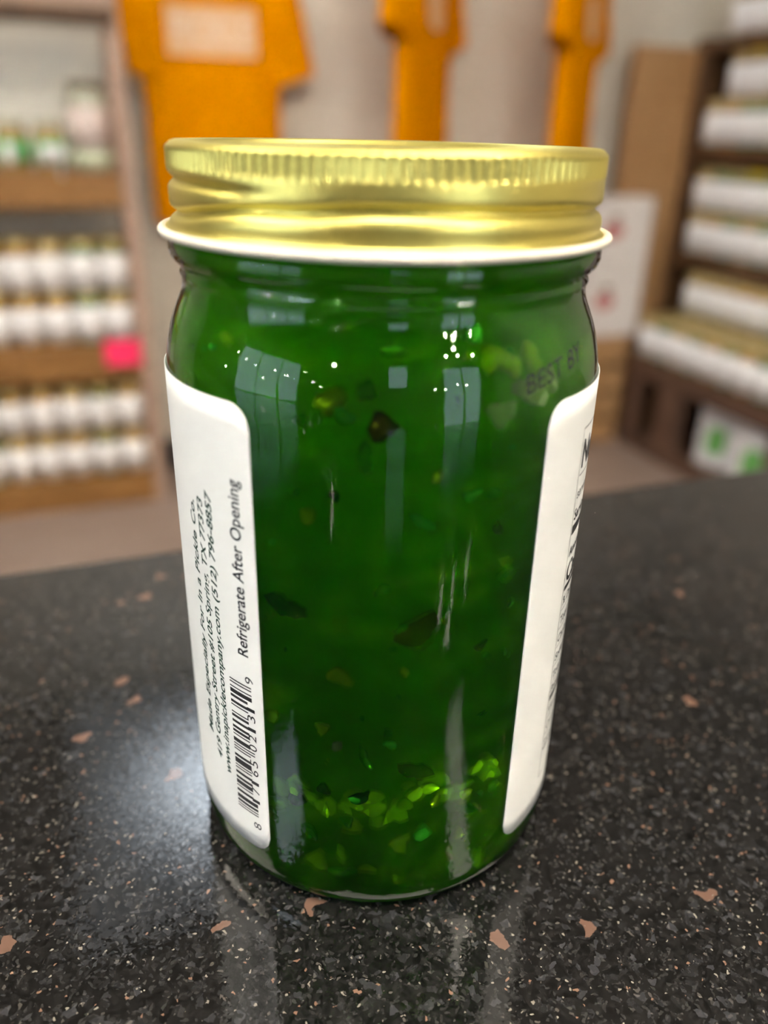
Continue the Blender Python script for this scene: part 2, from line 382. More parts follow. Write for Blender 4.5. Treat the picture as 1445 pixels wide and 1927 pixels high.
def densify(prof, n=3):
    out = []
    P = [prof[0]] + list(prof) + [prof[-1]]
    for i in range(1, len(P)-2):
        p0, p1, p2, p3 = P[i-1], P[i], P[i+1], P[i+2]
        for k in range(n):
            t = k/n
            # linear with gentle smoothing by monotone hermite
            q = []
            for a in (0, 1):
                m1 = 0.5*(p2[a]-p0[a]); m2 = 0.5*(p3[a]-p1[a]); d = p2[a]-p1[a]
                if abs(d) < 1e-9: m1 = m2 = 0
                else:
                    m1 = max(-3*abs(d), min(3*abs(d), m1)) if m1*d > 0 else 0
                    m2 = max(-3*abs(d), min(3*abs(d), m2)) if m2*d > 0 else 0
                h = (2*t**3-3*t*t+1)*p1[a] + (t**3-2*t*t+t)*m1 + (-2*t**3+3*t*t)*p2[a] + (t**3-t*t)*m2
                q.append(h)
            out.append(tuple(q))
    out.append(prof[-1]); return out
OUTD, INND = densify(OUT), densify(INN)
def out_r(z):
    best = 40.7
    for (r0, z0), (r1, z1) in zip(OUTD, OUTD[1:]):
        if z0 <= z <= z1 and z1 > z0 and r0 > 30: best = r0 + (r1-r0)*(z-z0)/(z1-z0)
    return best
glass = lathe('jar_glass', [(r*MM, z*MM) for r, z in OUTD], 160, M['jar_glass'], jar, close=False)
JEL = [(0, 3.4), (22, 3.0), (31, 1.9), (33.8, 0.8), (35.6, 0.5), (37.2, 0.8), (38.5, 1.7), (39.4, 3.1), (39.95, 5.0), (40.15, 8), (40.2, 14), (40.2, 50), (40.2, 100), (40.15, 103.5), (39.9, 106),
       (39.5, 108.4), (38.95, 110.8), (38.2, 113.2), (37.3, 115.4), (36.5, 117.2), (36.0, 118.6), (35.8, 120.5), (35.8, 122.6), (36.5, 123.8), (37.3, 124.9), (37.4, 126.2), (36.6, 127.0), (35.0, 127.8), (33.8, 128.5), (33.6, 132.0), (22, 131.6), (0, 131.8)]
jelly = lathe('jelly', [(r*MM, z*MM) for r, z in densify(JEL)], 128, M['jelly'], jar, close=False)
jelly['label'] = 'cloudy dark green pepper jelly'
# pepper pieces suspended in the jelly
def flake_mesh(k):
    rnd = random.Random(100+k); bm = bmesh.new()
    bmesh.ops.create_icosphere(bm, subdivisions=2, radius=1.0)
    sx, sy, sz = rnd.uniform(0.7, 1.3), rnd.uniform(0.25, 0.5), rnd.uniform(0.6, 1.2)
    ph = [rnd.uniform(0, 6.28) for _ in range(6)]
    for v in bm.verts:
        x, y, z = v.co
        f = 1 + 0.22*math.sin(3*x+ph[0]) + 0.2*math.sin(4*z+ph[1]) + 0.12*math.sin(7*x+5*z+ph[2])
        v.co = Vector((x*sx*f, y*sy + 0.25*math.sin(2*x+ph[3]), z*sz*f))
    me = bpy.data.meshes.new('pepper_or_glow_piece'); bm.to_mesh(me); bm.free()
    me.polygons.foreach_set('use_smooth', [True]*len(me.polygons)); return me
def piece_mat(n, c):
    return plain(n, c, 0.5, specular_ior_level=0.0)
pm = [piece_mat('bright_green_pepper', (0.06, 0.60, 0.02)), piece_mat('dark_green_pepper', (0.005, 0.075, 0.003)), piece_mat('yellow_green_pepper', (0.26, 0.56, 0.004)),
      piece_mat('mid_green_pepper', (0.04, 0.36, 0.004)), piece_mat('pale_pepper', (0.28, 0.45, 0.14)), piece_mat('brown_pepper', (0.05, 0.07, 0.003)), piece_mat('lime_glow_tint', (0.27, 0.80, 0.002))]
FM = {}
def flake(phi, z, size, mi, depth, k, tilt=None):
    key = (k % 6, mi)
    if key not in FM:
        me = flake_mesh(k % 6); me.materials.append(pm[mi]); FM[key] = me
    o = bpy.data.objects.new('pepper_or_glow_piece', FM[key]); col.objects.link(o); o.parent = jelly
    r = (out_r(z) - 1.15 - depth)*MM; p = math.radians(phi)
    o.location = (r*math.sin(p), -r*math.cos(p), z*MM)
    o.scale = (size*MM,)*3
    o.rotation_euler = (random.uniform(-.5, .5), random.uniform(0, 6.28) if tilt is None else tilt, p + random.uniform(-.4, .4))
# the ones that can be picked out in the photograph: angle, height, size (mm), colour, depth
for k, q in enumerate([(-11, 107.5, 2.3, 2, 0.8), (-8, 105.2, 1.5, 0, 0.6), (22, 92, 1.9, 0, 0.5), (10, 88, 1.4, 0, 0.6), (-17, 88, 1.6, 2, 0.8), (-9, 57, 2.2, 2, 0.8), (30, 85, 1.2, 1, 0.4),
                       (27, 113, 2.0, 2, 1.4), (33, 111.5, 2.4, 2, 1.8), (40, 112, 2.0, 2, 1.8), (22, 117, 1.6, 0, 0.5), (37, 107.8, 2.6, 4, 0.7), (44, 108.5, 2.2, 4, 0.8), (30, 104.5, 2.2, 4, 1.4),
                       (-14, 31, 1.8, 1, 0.4), (-2, 30.5, 2.0, 1, 0.3), (14, 20.5, 2.0, 0, 0.3), (20, 29, 2.4, 2, 0.6), (26, 27, 2.6, 2, 0.9), (8, 17.5, 2.0, 2, 0.6), (26, 17, 1.4, 2, 0.5),
                       (12, 36, 2.4, 1, 0.8), (-22, 27, 2.0, 1, 0.5), (4, 43, 1.0, 0, 0.3), (-10, 42, 1.2, 4, 0.6), (12, 66, 3.6, 5, 2.6), (28, 62, 1.6, 1, 0.4), (-24, 70, 2.4, 1, 0.6), (0, 104, 2.4, 5, 0.7)]):
    flake(*q, k)
rf = random.Random(5)
for k in range(110):
    z = rf.uniform(6, 116); ph = rf.uniform(-75, 75) if k < 85 else rf.uniform(75, 285)
    flake(ph, z, rf.choice([0.4, 0.5, 0.7, 0.9, 1.2, 1.6]), rf.choice([3, 3, 3, 3, 0, 2, 2, 1]), rf.uniform(0.0, 2.2), k)

# lime lumps added to imitate the glow of light near the jar's base
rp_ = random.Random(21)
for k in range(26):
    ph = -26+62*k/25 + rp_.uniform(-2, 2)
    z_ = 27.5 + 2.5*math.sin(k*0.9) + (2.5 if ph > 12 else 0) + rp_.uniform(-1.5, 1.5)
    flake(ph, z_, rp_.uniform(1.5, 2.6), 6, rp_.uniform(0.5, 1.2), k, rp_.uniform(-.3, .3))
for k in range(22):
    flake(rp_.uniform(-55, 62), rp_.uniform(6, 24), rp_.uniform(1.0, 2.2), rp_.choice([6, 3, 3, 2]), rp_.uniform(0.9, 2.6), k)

# lid: knurled band, thread grooves, flared hem
def lerp_pts(x, pts):
    if x <= pts[0][0]: return pts[0][1]
    for (a, va), (b_, vb) in zip(pts, pts[1:]):
        if x <= b_:
            t = (x-a)/(b_-a); t = t*t*(3-2*t); return va + (vb-va)*t
    return pts[-1][1]
NK = 132
def lid_r(r, z, ph):
    zz = z/MM; d = math.degrees(ph); d = d-360 if d > 180 else d
    rr = r/MM
    if rr < 36.9: return r
    win = max(0.0, min(1.0, (zz-137.9)/0.5))*max(0.0, min(1.0, (141.5-zz)/0.4))
    rr += 0.20*win*(math.cos(NK*ph)) - 0.12*win
    zn = lerp_pts(d, [(-180, 132.0), (-120, 131.2), (-70, 131.4), (-25, 133.7), (0, 134.4), (40, 134.0), (75, 133.2), (180, 132.0)])
    rr -= 1.25*math.exp(-((zz-zn)/0.75)**2)
    rr += 0.25*math.exp(-((zz-(zn-2.3))/1.1)**2)
    a = lerp_pts(d, [(-140, 0), (-115, 1), (-45, 1), (-22, 0)])
    rr -= 1.05*a*math.exp(-((zz-(136.5 - 0.012*(d+70)))/0.7)**2)
    return rr*MM
LP = [(0, 141.3), (32.6, 141.3), (33.2, 141.5), (33.7, 142.2), (34.3, 142.45), (36.2, 142.4), (36.85, 142.2), (37.25, 141.8)]
z = 141.5
while z > 129.6: LP.append((37.65, z)); z -= 0.3
LP += [(37.75, 129.5), (38.1, 129.15), (38.7, 128.95), (39.0, 128.8), (39.0, 128.4), (37.0, 128.4)]
lid = lathe('screw_lid', [(r*MM, z*MM) for r, z in LP], NK*8, M['lid'], jar, close=False, rfun=lid_r)
lid['label'] = 'gold metal screw lid with knurled edge'
RB = [(39.15 + 0.85*math.cos(a), 128.45 + 0.80*math.sin(a)) for a in [2*PI*i/16 for i in range(16)]]
rim = lathe('liner_rim', [(r*MM, z*MM) for r, z in RB], 160, M['liner'], lid, close=True)
rim['label'] = 'cream rolled rim under the gold lid'

# label: one long sticker wrapped round the jar, its two rounded ends towards us
LR = 40.95
PA, PB = 41.4, 329.7           # degrees, going round the far side
ZA, ZB, CR = 10.2, 105.6, 4.2
def make_label():
    V, Fc = [], []
    arc = math.radians(1)*LR    # mm per degree
    cols = []
    d = 0.0; total = (PB-PA)
    while d < CR/arc: cols.append(d); d += CR/arc/8
    n = 120
    cols += [CR/arc + (total-2*CR/arc)*i/n for i in range(n+1)]
    cols += [total - c for c in reversed(cols[:8])]
    cols = sorted(set(round(c, 5) for c in cols))
    rows = 24
    for r in (LR, LR-0.12):
        for c in cols:
            e = min(c, total-c)*arc
            cut = CR - math.sqrt(max(0, CR*CR-(CR-e)**2)) if e < CR else 0
            for k in range(rows+1):
                zz = ZA+cut + (ZB-ZA-2*cut)*k/rows
                p = math.radians(PA+c)
                V.append((r*MM*math.sin(p), -r*MM*math.cos(p), zz*MM))
    m, nc = rows+1, len(cols)
    off = nc*m
    for i in range(nc-1):
        for k in range(rows):
            a = i*m+k; Fc.append((a, a+m, a+m+1, a+1)); Fc.append((off+a+1, off+a+m+1, off+a+m, off+a))
        for k in (0, rows):
            a = i*m+k; q = (a, off+a, off+a+m, a+m); Fc.append(q if k == 0 else q[::-1])
    for i in (0, nc-1):
        for k in range(rows):
            a = i*m+k; q = (a, a+1, off+a+1, off+a); Fc.append(q if i == 0 else q[::-1])
    o = mesh('paper_label', V, Fc, M['label'], jar, True)
    n0 = (nc-1)*(2*rows+2)
    for i, p in enumerate(o.data.polygons):
        if i >= n0 or (i % (2*rows+2)) >= 2*rows: p.use_smooth = False
    return o
label = make_label(); label['label'] = 'white wraparound paper label with rounded corners'
INK = LR + 0.03
def text_verts(s, size, align='LEFT', shear=0.0, bold=0.0, sx=1.0):
    cu = bpy.data.curves.new('t', 'FONT'); cu.body = s; cu.size = size; cu.align_x = align; cu.shear = shear; cu.offset = bold; cu.resolution_u = 3
    o = bpy.data.objects.new('t', cu); col.objects.link(o)
    bpy.context.view_layer.update()
    me = bpy.data.meshes.new_from_object(o.evaluated_get(bpy.context.evaluated_depsgraph_get()))
    v = [(q.co.x*sx, q.co.y) for q in me.vertices]; f = [tuple(p.vertices) for p in me.polygons]
    bpy.data.objects.remove(o); bpy.data.curves.remove(cu); bpy.data.meshes.remove(me)
    return v, f
def on_cyl(phi_deg, z, r=INK):
    p = math.radians(phi_deg); return (r*MM*math.sin(p), -r*MM*math.cos(p), z*MM)
DEG = 180/PI
def side_text(s, phi, z0, z1, cap, m, parent, name='lettering', shear=0.0, bold=0.0):
    """reads upwards; letter tops point to the left; fitted between heights z0 and z1; cap height in mm"""
    v, f = text_verts(s, 1.0, shear=shear, bold=bold)
    x0, x1 = min(a for a, _ in v), max(a for a, _ in v)
    k = (z1-z0)/(x1-x0); ky = cap/0.69
    pts = [on_cyl(phi - (y*ky/INK)*DEG, z0 + (x-x0)*k) for x, y in v]
    return mesh(name, pts, f, m, parent)
def ring_text(s, phi, z, cap, m, parent, name='lettering', bold=0.0, slope=0.0, rf_=None, sx=1.0, shear=0.0):
    v, f = text_verts(s, 1.0, bold=bold, sx=sx, shear=shear); ky = cap/0.69
    pts = []
    for x, y in v:
        zz = z + y*ky + slope*x*ky
        r = rf_(zz) if rf_ else INK
        pts.append(on_cyl(phi + x*ky/r*DEG, zz, r))
    return mesh(name, pts, f, m, parent)
def rule(p0, p1, z0, z1, m, parent, name='printed_rule'):
    n = max(1, int(abs(p1-p0)/1.5)); V = []; Fc = []
    for i in range(n+1):
        p = p0+(p1-p0)*i/n; V += [on_cyl(p, z0), on_cyl(p, z1)]
    for i in range(n): Fc.append((2*i, 2*i+2, 2*i+3, 2*i+1))
    return mesh(name, V, Fc, m, parent)
side_text('Refrigerate After Opening', -34.4, 57.6, 92.4, 2.55, M['ink'], label, bold=0.012)
side_text('Made Especially For In a Pickle Co.', -53.4, 32.3, 84.6, 1.8, M['ink_green'], label, shear=0.22, bold=0.018)
side_text('419 Gentry Street #105 Spring, TX 77373', -48.9, 27.6, 86.0, 1.8, M['ink_green'], label, shear=0.22, bold=0.018)
side_text('www.inapicklecompany.com (512) 796-8857', -44.8, 25.6, 88.2, 1.8, M['ink_green'], label, shear=0.22, bold=0.018)
# barcode 8 17165 02131 9
LC = ['0001101', '0011001', '0010011', '0111101', '0100011', '0110001', '0101111', '0111011', '0110111', '0001011']
digits = '817165021319'
bits = '101' + ''.join(LC[int(c)] for c in digits[:6]) + '01010' + ''.join(''.join('1' if b == '0' else '0' for b in LC[int(c)]) for c in digits[6:]) + '101'
bz0, bz1 = 18.9, 51.0; mod = (bz1-bz0)/len(bits)
V, Fc = [], []
i = 0
while i < len(bits):
    if bits[i] == '1':
        j = i
        while j < len(bits) and bits[j] == '1': j += 1
        longbar = i < 10 or i >= len(bits)-10 or 45 <= i < 50
        pr = -34.0 if longbar else -35.6
        n = 5
        for k in range(n+1):
            p = -42.2 + (pr+42.2)*k/n
            V += [on_cyl(p, bz0+i*mod+0.02), on_cyl(p, bz0+j*mod-0.02)]
        b0 = len(V) - 2*(n+1)
        for k in range(n): Fc.append((b0+2*k, b0+2*k+2, b0+2*k+3, b0+2*k+1))
        i = j
    else: i += 1
bar = mesh('barcode', V, Fc, M['ink'], label); bar['label'] = 'black printed barcode'
side_text('8', -33.2, 15.6, 17.2, 2.0, M['ink'], label, 'barcode_digit')
for k, c in enumerate(digits[1:6]): side_text(c, -33.2, 22.6+k*2.35, 24.1+k*2.35 - (0.7 if c == '1' else 0), 2.0, M['ink'], label, 'barcode_digit')
for k, c in enumerate(digits[6:11]): side_text(c, -33.2, 35.9+k*2.35, 37.4+k*2.35 - (0.7 if c == '1' else 0), 2.0, M['ink'], label, 'barcode_digit')
side_text('9', -33.2, 51.7, 53.2, 2.0, M['ink'], label, 'barcode_digit')
# nutrition table, seen almost edge on
PL, PR = 60.6, 118.0
for a in ((PL, PL+0.25, 17.9, 98.0), (PR-0.25, PR, 17.9, 98.0), (PL, PR, 97.75, 98.0), (PL, PR, 17.9, 18.1)): rule(*a, M['ink_grey'], label)
ring_text('Nutrition Facts', PL+1.1, 90.2, 5.2, M['ink'], label, bold=0.03, sx=0.86)
ring_text('servings per container', PL+1.1, 84.0, 2.1, M['ink'], label)
ring_text('Serving size', PL+1.1, 79.6, 2.2, M['ink'], label, bold=0.02)
ring_text('Amount per serving', PL+1.1, 72.0, 1.9, M['ink'], label, bold=0.02)
ring_text('Calories', PL+1.1, 66.2, 4.2, M['ink'], label, bold=0.03)
for zz, h in ((88.6, .2), (76.6, 1.9), (64.4, 1.1), (60.0, .15), (55.6, .15), (51.2, .15), (46.8, .15), (42.4, .15), (38.0, 1.4), (33.6, .15), (29.2, .15), (25.0, .6)):
    rule(PL+0.9, PR-0.9, zz, zz+h, M['ink_grey'], label)
for zz, s in ((61.2, '% Daily Value'), (56.7, 'Total Fat'), (52.3, 'Cholesterol'), (47.9, 'Sodium'), (43.5, 'Total Carbohydrate'), (39.9, 'Protein'), (34.7, 'Vitamin D'), (30.3, 'Calcium'), (26.2, 'Iron')):
    ring_text(s, PL+1.1, zz, 1.9, M['ink'], label, bold=0.018 if zz > 39 else 0.0)
# date stamp on the shoulder
ring_text('BEST BY', 33.6, 107.7, 3.0, M['ink'], glass, 'date_stamp', bold=0.0, slope=0.20, rf_=lambda zz: out_r(zz)+0.04)

# ------------------------------------------------------------------ background jars
def bg_body_mat(n, c): return plain(n, c, 0.12, coat_weight=0.6)
BODY = {'olive': bg_body_mat('olive_contents', (0.13, 0.14, 0.015)), 'amber': bg_body_mat('amber_contents', (0.33, 0.17, 0.02)), 'green': bg_body_mat('green_contents', (0.05, 0.13, 0.02)),
        'tan': bg_body_mat('tan_contents', (0.36, 0.25, 0.09)), 'red': bg_body_mat('red_contents', (0.20, 0.05, 0.015))}
JH = 0.1395
PROT = {}
def proto(bodyk, lidk):
    key = (bodyk, lidk)
    if key in PROT: return PROT[key]
    pb = [(0, 1), (34, 0.2), (37, 0), (38.8, 1.6), (39.2, 5), (39.2, 100), (38.8, 106), (37, 112), (35.2, 117), (35, 124), (34, 127), (0, 127)]
    pl = [(0, 138.6), (33.5, 138.6), (34.4, 139.5), (36.4, 139.4), (37.0, 138.4), (37.0, 133.6), (36.4, 132.6), (37.0, 131.2), (37.0, 128.6), (38.4, 127.9), (38.4, 127.1), (35.2, 127.1)]
    o1 = lathe('jar_body', [(r*MM, z*MM) for r, z in pb], 28, BODY[bodyk], None, False)
    o2 = lathe('jar_lid', [(r*MM, z*MM) for r, z in pl], 28, M[lidk], None, False)
    V, Fc = [], []
    for r in (39.55, 39.25):
        for i in range(33):
            p = math.radians(-144+9*i)
            for zz in (9, 103): V.append((r*MM*math.sin(p), -r*MM*math.cos(p), zz*MM))
    for i in range(32):
        a = 2*i; Fc += [(a, a+2, a+3, a+1), (66+a+1, 66+a+3, 66+a+2, 66+a), (a+1, a+3, 66+a+3, 66+a+1), (a, 66+a, 66+a+2, a+2)]
    Fc += [(0, 1, 67, 66), (64, 130, 131, 65)]
    o3 = mesh('jar_label', V, Fc, M['white'], None, True)
    PROT[key] = [o.data for o in (o1, o2, o3)]
    for o in (o1, o2, o3): bpy.data.objects.remove(o)
    return PROT[key]
def bg_jar(x, y, z, rz, bodyk, lidk, label_, group):
    t = empty('preserve_jar', (x, y, z), rz); tag(t, label_, 'jar', group)
    for nm, me in zip(('jar_body', 'jar_lid', 'jar_label'), proto(bodyk, lidk)):
        o = bpy.data.objects.new(nm, me); col.objects.link(o); o.parent = t
    return t
ORD = ['first', 'second', 'third', 'fourth', 'fifth', 'sixth', 'seventh', 'eighth', 'ninth', 'tenth', 'eleventh', 'twelfth']
rj = random.Random(3)

# ------------------------------------------------------------------ left rack
LX1, LY0 = 0.112, 2.24
rack = empty('shelf_rack', (-0.5, 2.36, 0)); tag(rack, 'brown wooden rack of stacked jars left of the orange shirts', 'shelf rack')
def rbox(nm, a, b_, m, bev=0.002):
    o = box(nm, tuple(p-q for p, q in zip(a, rack.location)), tuple(p-q for p, q in zip(b_, rack.location)), m, rack, bev); return o
LX0 = -1.15
for xa, xb in ((LX1-0.032, LX1), (LX0, LX0+0.032)):
    for ya, yb in ((LY0-0.006, LY0+0.035), (2.455, 2.49)):
        rbox('post', (xa, ya, 0), (xb, yb, 1.72), M['wood_pale'])
for zt, zb in ((0.937, 0.85), (0.485, 0.395), (0.085, 0.0)):
    rbox('shelf_board', (LX0+0.033, LY0+0.018, zt-0.022), (LX1-0.033, 2.49, zt), M['wood'])
    rbox('front_rail', (LX0+0.033, LY0-0.004, zb), (LX1-0.033, LY0+0.017, zt-0.001), M['wood'])
rbox('top_board', (LX0-0.02, LY0-0.03, 1.272), (LX1-0.015, LY0+0.11, 1.30), M['wood_dark'])
rbox('top_rail', (LX0-0.02, LY0-0.03, 1.30), (LX1-0.015, LY0-0.008, 1.42), M['wood_pale'])
rbox('back_panel', (LX0+0.033, 2.4915, 0.0), (LX1-0.033, 2.4985, 1.27), plain('cream_back_panel', (0.82, 0.78, 0.68), 0.6), 0)
cols_x = [LX1-0.033-0.041-0.0802*i for i in range(6)]
for sh, zt in (('middle', 0.485), ('bottom', 0.085)):
    for row in range(2):
        for layer in range(2):
            for i, x in enumerate(cols_x):
                pos = ORD[i]
                if row == 0:
                    lb = 'white-labelled jar, %s from right post, %s layer, %s shelf of left rack' % (pos, ('lower', 'upper')[layer], sh)
                else:
                    lb = 'white-labelled jar in the back row of the left rack\'s %s shelf' % sh
                bg_jar(x+rj.uniform(-.0003, .0003), LY0+0.065+row*0.085, zt+0.0005+layer*(JH+0.0003), rj.uniform(-.5, .5), rj.choice(['olive', 'olive', 'tan', 'amber', 'green']), 'gold_lid', lb,
                       'jars on the left rack\'s %s shelf' % sh)
# top shelf: jars with green bands, one big jar
M['green_label'] = plain('green_label', (0.03, 0.33, 0.05), 0.5)
M['clear_pale'] = plain('pale_contents', (0.42, 0.42, 0.33), 0.2)
M['dark_lid'] = plain('dark_lid', (0.16, 0.13, 0.08), 0.4, 0.5)
M['pink_label'] = noisy('pinkish_label', (0.55, 0.42, 0.36), (0.74, 0.66, 0.64), scale=(30, 30, 6), nscale=2)
M['pale_green'] = plain('pale_green_band', (0.55, 0.60, 0.42), 0.5)
def banded(t, r, z0, z1, m, name='jar_label', a0=-120, a1=120):
    V, Fc = [], []
    n = 24
    for rr in (r, r-0.0004):
        for i in range(n+1):
            p = math.radians(a0+(a1-a0)*i/n)
            for zz in (z0, z1): V.append((rr*math.sin(p), -rr*math.cos(p), zz))
    k = 2*(n+1)
    for i in range(n):
        a = 2*i; Fc += [(a, a+2, a+3, a+1), (k+a+1, k+a+3, k+a+2, k+a), (a+1, a+3, k+a+3, k+a+1), (a, k+a, k+a+2, a+2)]
    return mesh(name, V, Fc, m, t, True)
for i, x in enumerate((-0.085, -0.175, -0.265)):
    t = empty('relish_jar', (x, LY0+0.075, 0.9375), -0.25+0.1*i); tag(t, 'green-banded jar, %s from the big jar on top shelf of left rack' % ORD[i], 'jar', 'green-banded jars')
    lathe('jar_body', [(r*MM, z*MM) for r, z in [(0, 0), (36, 0), (38, 3), (38.5, 80), (36, 92), (32, 98), (32, 104), (0, 104)]], 28, BODY['tan'], t, False)
    lathe('jar_lid', [(r*MM, z*MM) for r, z in [(0, 118), (32, 118), (34, 116.5), (34, 104.5), (32.2, 104.2)]], 28, plain('grey_green_lid', (0.42, 0.44, 0.34), 0.4), t, False)
    lb = banded(t, 0.0389, 0.018, 0.072, M['green_label'])
    banded(lb, 0.0393, 0.014, 0.062, M['white'], 'round_emblem', -24, 18)
t = empty('pickle_jar', (0.018, LY0+0.075, 0.9375), 0.0); tag(t, 'tall jar with dark lid and pinkish label on top shelf of left rack', 'jar')
lathe('jar_body', [(r*MM, z*MM) for r, z in [(0, 0), (50, 0), (53, 4), (53, 165), (48, 178), (42, 184), (42, 190), (0, 190)]], 36, M['clear_pale'], t, False)
lathe('jar_lid', [(r*MM, z*MM) for r, z in [(0, 208), (42, 208), (45, 206), (45, 190.5), (42.2, 190.3)]], 36, M['dark_lid'], t, False)
banded(t, 0.0534, 0.055, 0.150, M['pink_label'])
banded(t, 0.0534, 0.008, 0.045, M['pale_green'], 'lower_band')
# round price sticker on the shelf lip and the pink note
b_ = lathe('price_tag', [(0, 0), (0.017, 0), (0.017, 0.0015), (0, 0.0015)], 32, M['white'], None, False)
b_.rotation_euler = (PI/2, 0, 0); b_.location = (-0.066, LY0-0.0155, 0.937+0.045)
st = None
tag(b_, 'small round white tag on a clip at the edge of left top shelf', 'tag')
box('clip', (-0.004, -0.062, -0.012), (0.004, -0.012, -0.0115), M['white'], b_)
def note():
    V, Fc = [], []
    n = 8
    for i in range(n+1):
        for j in range(n+1):
            u, v = i/n, j/n
            V.append((-0.05+0.10*u, -0.010*(1-v)**2, -0.072*(1-v)))
    for i in range(n):
        for j in range(n):
            a = i*(n+1)+j; Fc.append((a, a+n+1, a+n+2, a+1))
    o = mesh('paper_note', V, Fc, plain('hot_pink_paper', (0.95, 0.015, 0.12), 0.6), None, True)
    sm = o.modifiers.new('s', 'SOLIDIFY'); sm.thickness = 0.0004
    o.location = (0.032, LY0-0.0085, 0.503); return o
tag(note(), 'hot pink paper note stuck on the left rack shelf edge', 'note')

# ------------------------------------------------------------------ orange shirts
M['shirt'] = noisy('orange_cotton', (0.66, 0.225, 0.0), (0.73, 0.262, 0.0), nscale=9, rough=0.9, specular_ior_level=0.0)
M['print'] = plain('faded_white_print', (0.74, 0.45, 0.24), 0.7)
M['print2'] = plain('white_print_letters', (0.78, 0.58, 0.42), 0.7)
M['wire'] = plain('steel_wire', (0.5, 0.5, 0.5), 0.3, 1.0)
def shirt_front_y(x, z, hw, ht):
    q = max(0.0, 1-(x/hw)**2)
    return -ht*q**0.42
def body_dims(z):
    # z: 0 hem .. 0.72 shoulder point
    hw = lerp_pts(z, [(0, 0.188), (0.25, 0.190), (0.50, 0.196), (0.60, 0.200), (0.655, 0.190), (0.70, 0.115), (0.72, 0.075)])
    ht = lerp_pts(z, [(0, 0.040), (0.4, 0.036), (0.6, 0.030), (0.70, 0.022), (0.72, 0.018)])
    return hw, ht
def fold(x, z, s): return 0.005*s*math.sin(34*x+3*math.sin(4*z))*(1-0.7*z/0.72) + 0.003*math.sin(61*x+9*z)
def make_shirt(loc, rz, label_, rect_print):
    t = empty('hanging_shirt', loc, rz); tag(t, label_, 'shirt', 'orange shirts hung on the back wall')
    V, Fc = [], []; n, rows = 56, 40
    for k in range(rows+1):
        z = 0.72*k/rows; hw, ht = body_dims(z)
        for j in range(n):
            a = 2*PI*j/n; c, s = math.cos(a), math.sin(a)
            x = hw*math.copysign(abs(c)**0.8, c); y = -ht*math.copysign(abs(s)**0.75, s)
            V.append((x, y + fold(x, z, 1 if s > 0 else -1)*(abs(s)**0.5), z))
    for k in range(rows):
        for j in range(n):
            a, b2 = k*n+j, k*n+(j+1) % n; Fc.append((a, a+n, b2+n, b2))
    mesh('shirt_body', V, Fc, M['shirt'], t, True)
    for sgn in (-1, 1):
        V, Fc = [], []; m = 28; L = 14
        p0, p1 = Vector((0.165*sgn, 0, 0.585)), Vector((0.232*sgn if sgn > 0 or not rect_print else -0.172, -0.004, 0.375))
        ax = (p1-p0).normalized(); side = Vector((ax.z, 0, -ax.x))
        for k in range(L+1):
            u = k/L; c0 = p0.lerp(p1, u); wd = 0.088-(0.022 if sgn > 0 or not rect_print else 0.034)*u; th = 0.032
            for j in range(m):
                a = 2*PI*j/m
                V.append(c0 + side*(wd*math.cos(a)) + Vector((0, th*math.sin(a)*(1+0.18*math.sin(5*a+6*u)), 0)))
        for k in range(L):
            for j in range(m):
                a, b2 = k*m+j, k*m+(j+1) % m; Fc.append((a, b2, b2+m, a+m))
        mesh('sleeve', [tuple(v) for v in V], Fc, M['shirt'], t, True)
    # neckband
    V, Fc = [], []
    for i in range(32):
        a = 2*PI*i/32
        for j in range(8):
            b2 = 2*PI*j/8; R_, r_ = 0.078, 0.007
            V.append(((R_+r_*math.cos(b2))*math.cos(a), (0.022+r_*math.cos(b2))*math.sin(a), 0.722+r_*1.3*math.sin(b2) - 0.03*max(0, -math.sin(a))))
    for i in range(32):
        for j in range(8):
            Fc.append((i*8+j, ((i+1) % 32)*8+j, ((i+1) % 32)*8+(j+1) % 8, i*8+(j+1) % 8))
    mesh('neckband', V, Fc, M['shirt'], t, True)
    def front(x, z, lift=0.0015):
        hw, ht = body_dims(z); q = max(0.0, 1-min(1, abs(x)/hw)**(2/0.8))
        s = math.sqrt(q)
        return (x, -ht*s**0.75 + fold(x, z, 1)*(s**0.5) - lift, z)
    def patch(pts2, name, m, lift):
        pass
    if rect_print:
        V, Fc = [], []; nx, nz_ = 20, 8
        for i in range(nx+1):
            for j in range(nz_+1):
                V.append(front(-0.122+0.244*i/nx, 0.425+0.118*j/nz_))
        for i in range(nx):
            for j in range(nz_):
                a = i*(nz_+1)+j; Fc.append((a, a+nz_+1, a+nz_+2, a+1))
        pr = mesh('chest_print', V, Fc, M['print'], t, True)
        v, f = text_verts('PICKLE', 1.0, 'CENTER', bold=0.02)
        x0, x1 = min(a for a, _ in v), max(a for a, _ in v)
        mesh('lettering', [front(-0.108+0.216*(x-x0)/(x1-x0), 0.455+y*0.092, 0.003) for x, y in v], f, M['print2'], pr)
    else:
        V, Fc = [front(0.0, 0.46)], []
        for i in range(28):
            a = 2*PI*i/28; V.append(front(0.055*math.cos(a), 0.46+0.060*math.sin(a)))
        for i in range(28): Fc.append((0, 1+i, 1+(i+1) % 28))
        mesh('chest_print', V, Fc, M['print'], t, True)
    # hanger
    bm = bmesh.new()
    pts = [(-0.165, 0, 0.625), (-0.05, 0, 0.70), (0, 0, 0.735), (0.05, 0, 0.70), (0.165, 0, 0.625)]
    hook = [(0, 0, 0.735), (0, 0, 0.80)] + [(0.02-0.02*math.cos(a), 0, 0.80+0.02*math.sin(a)) for a in [PI*k/6 for k in range(1, 9)]]
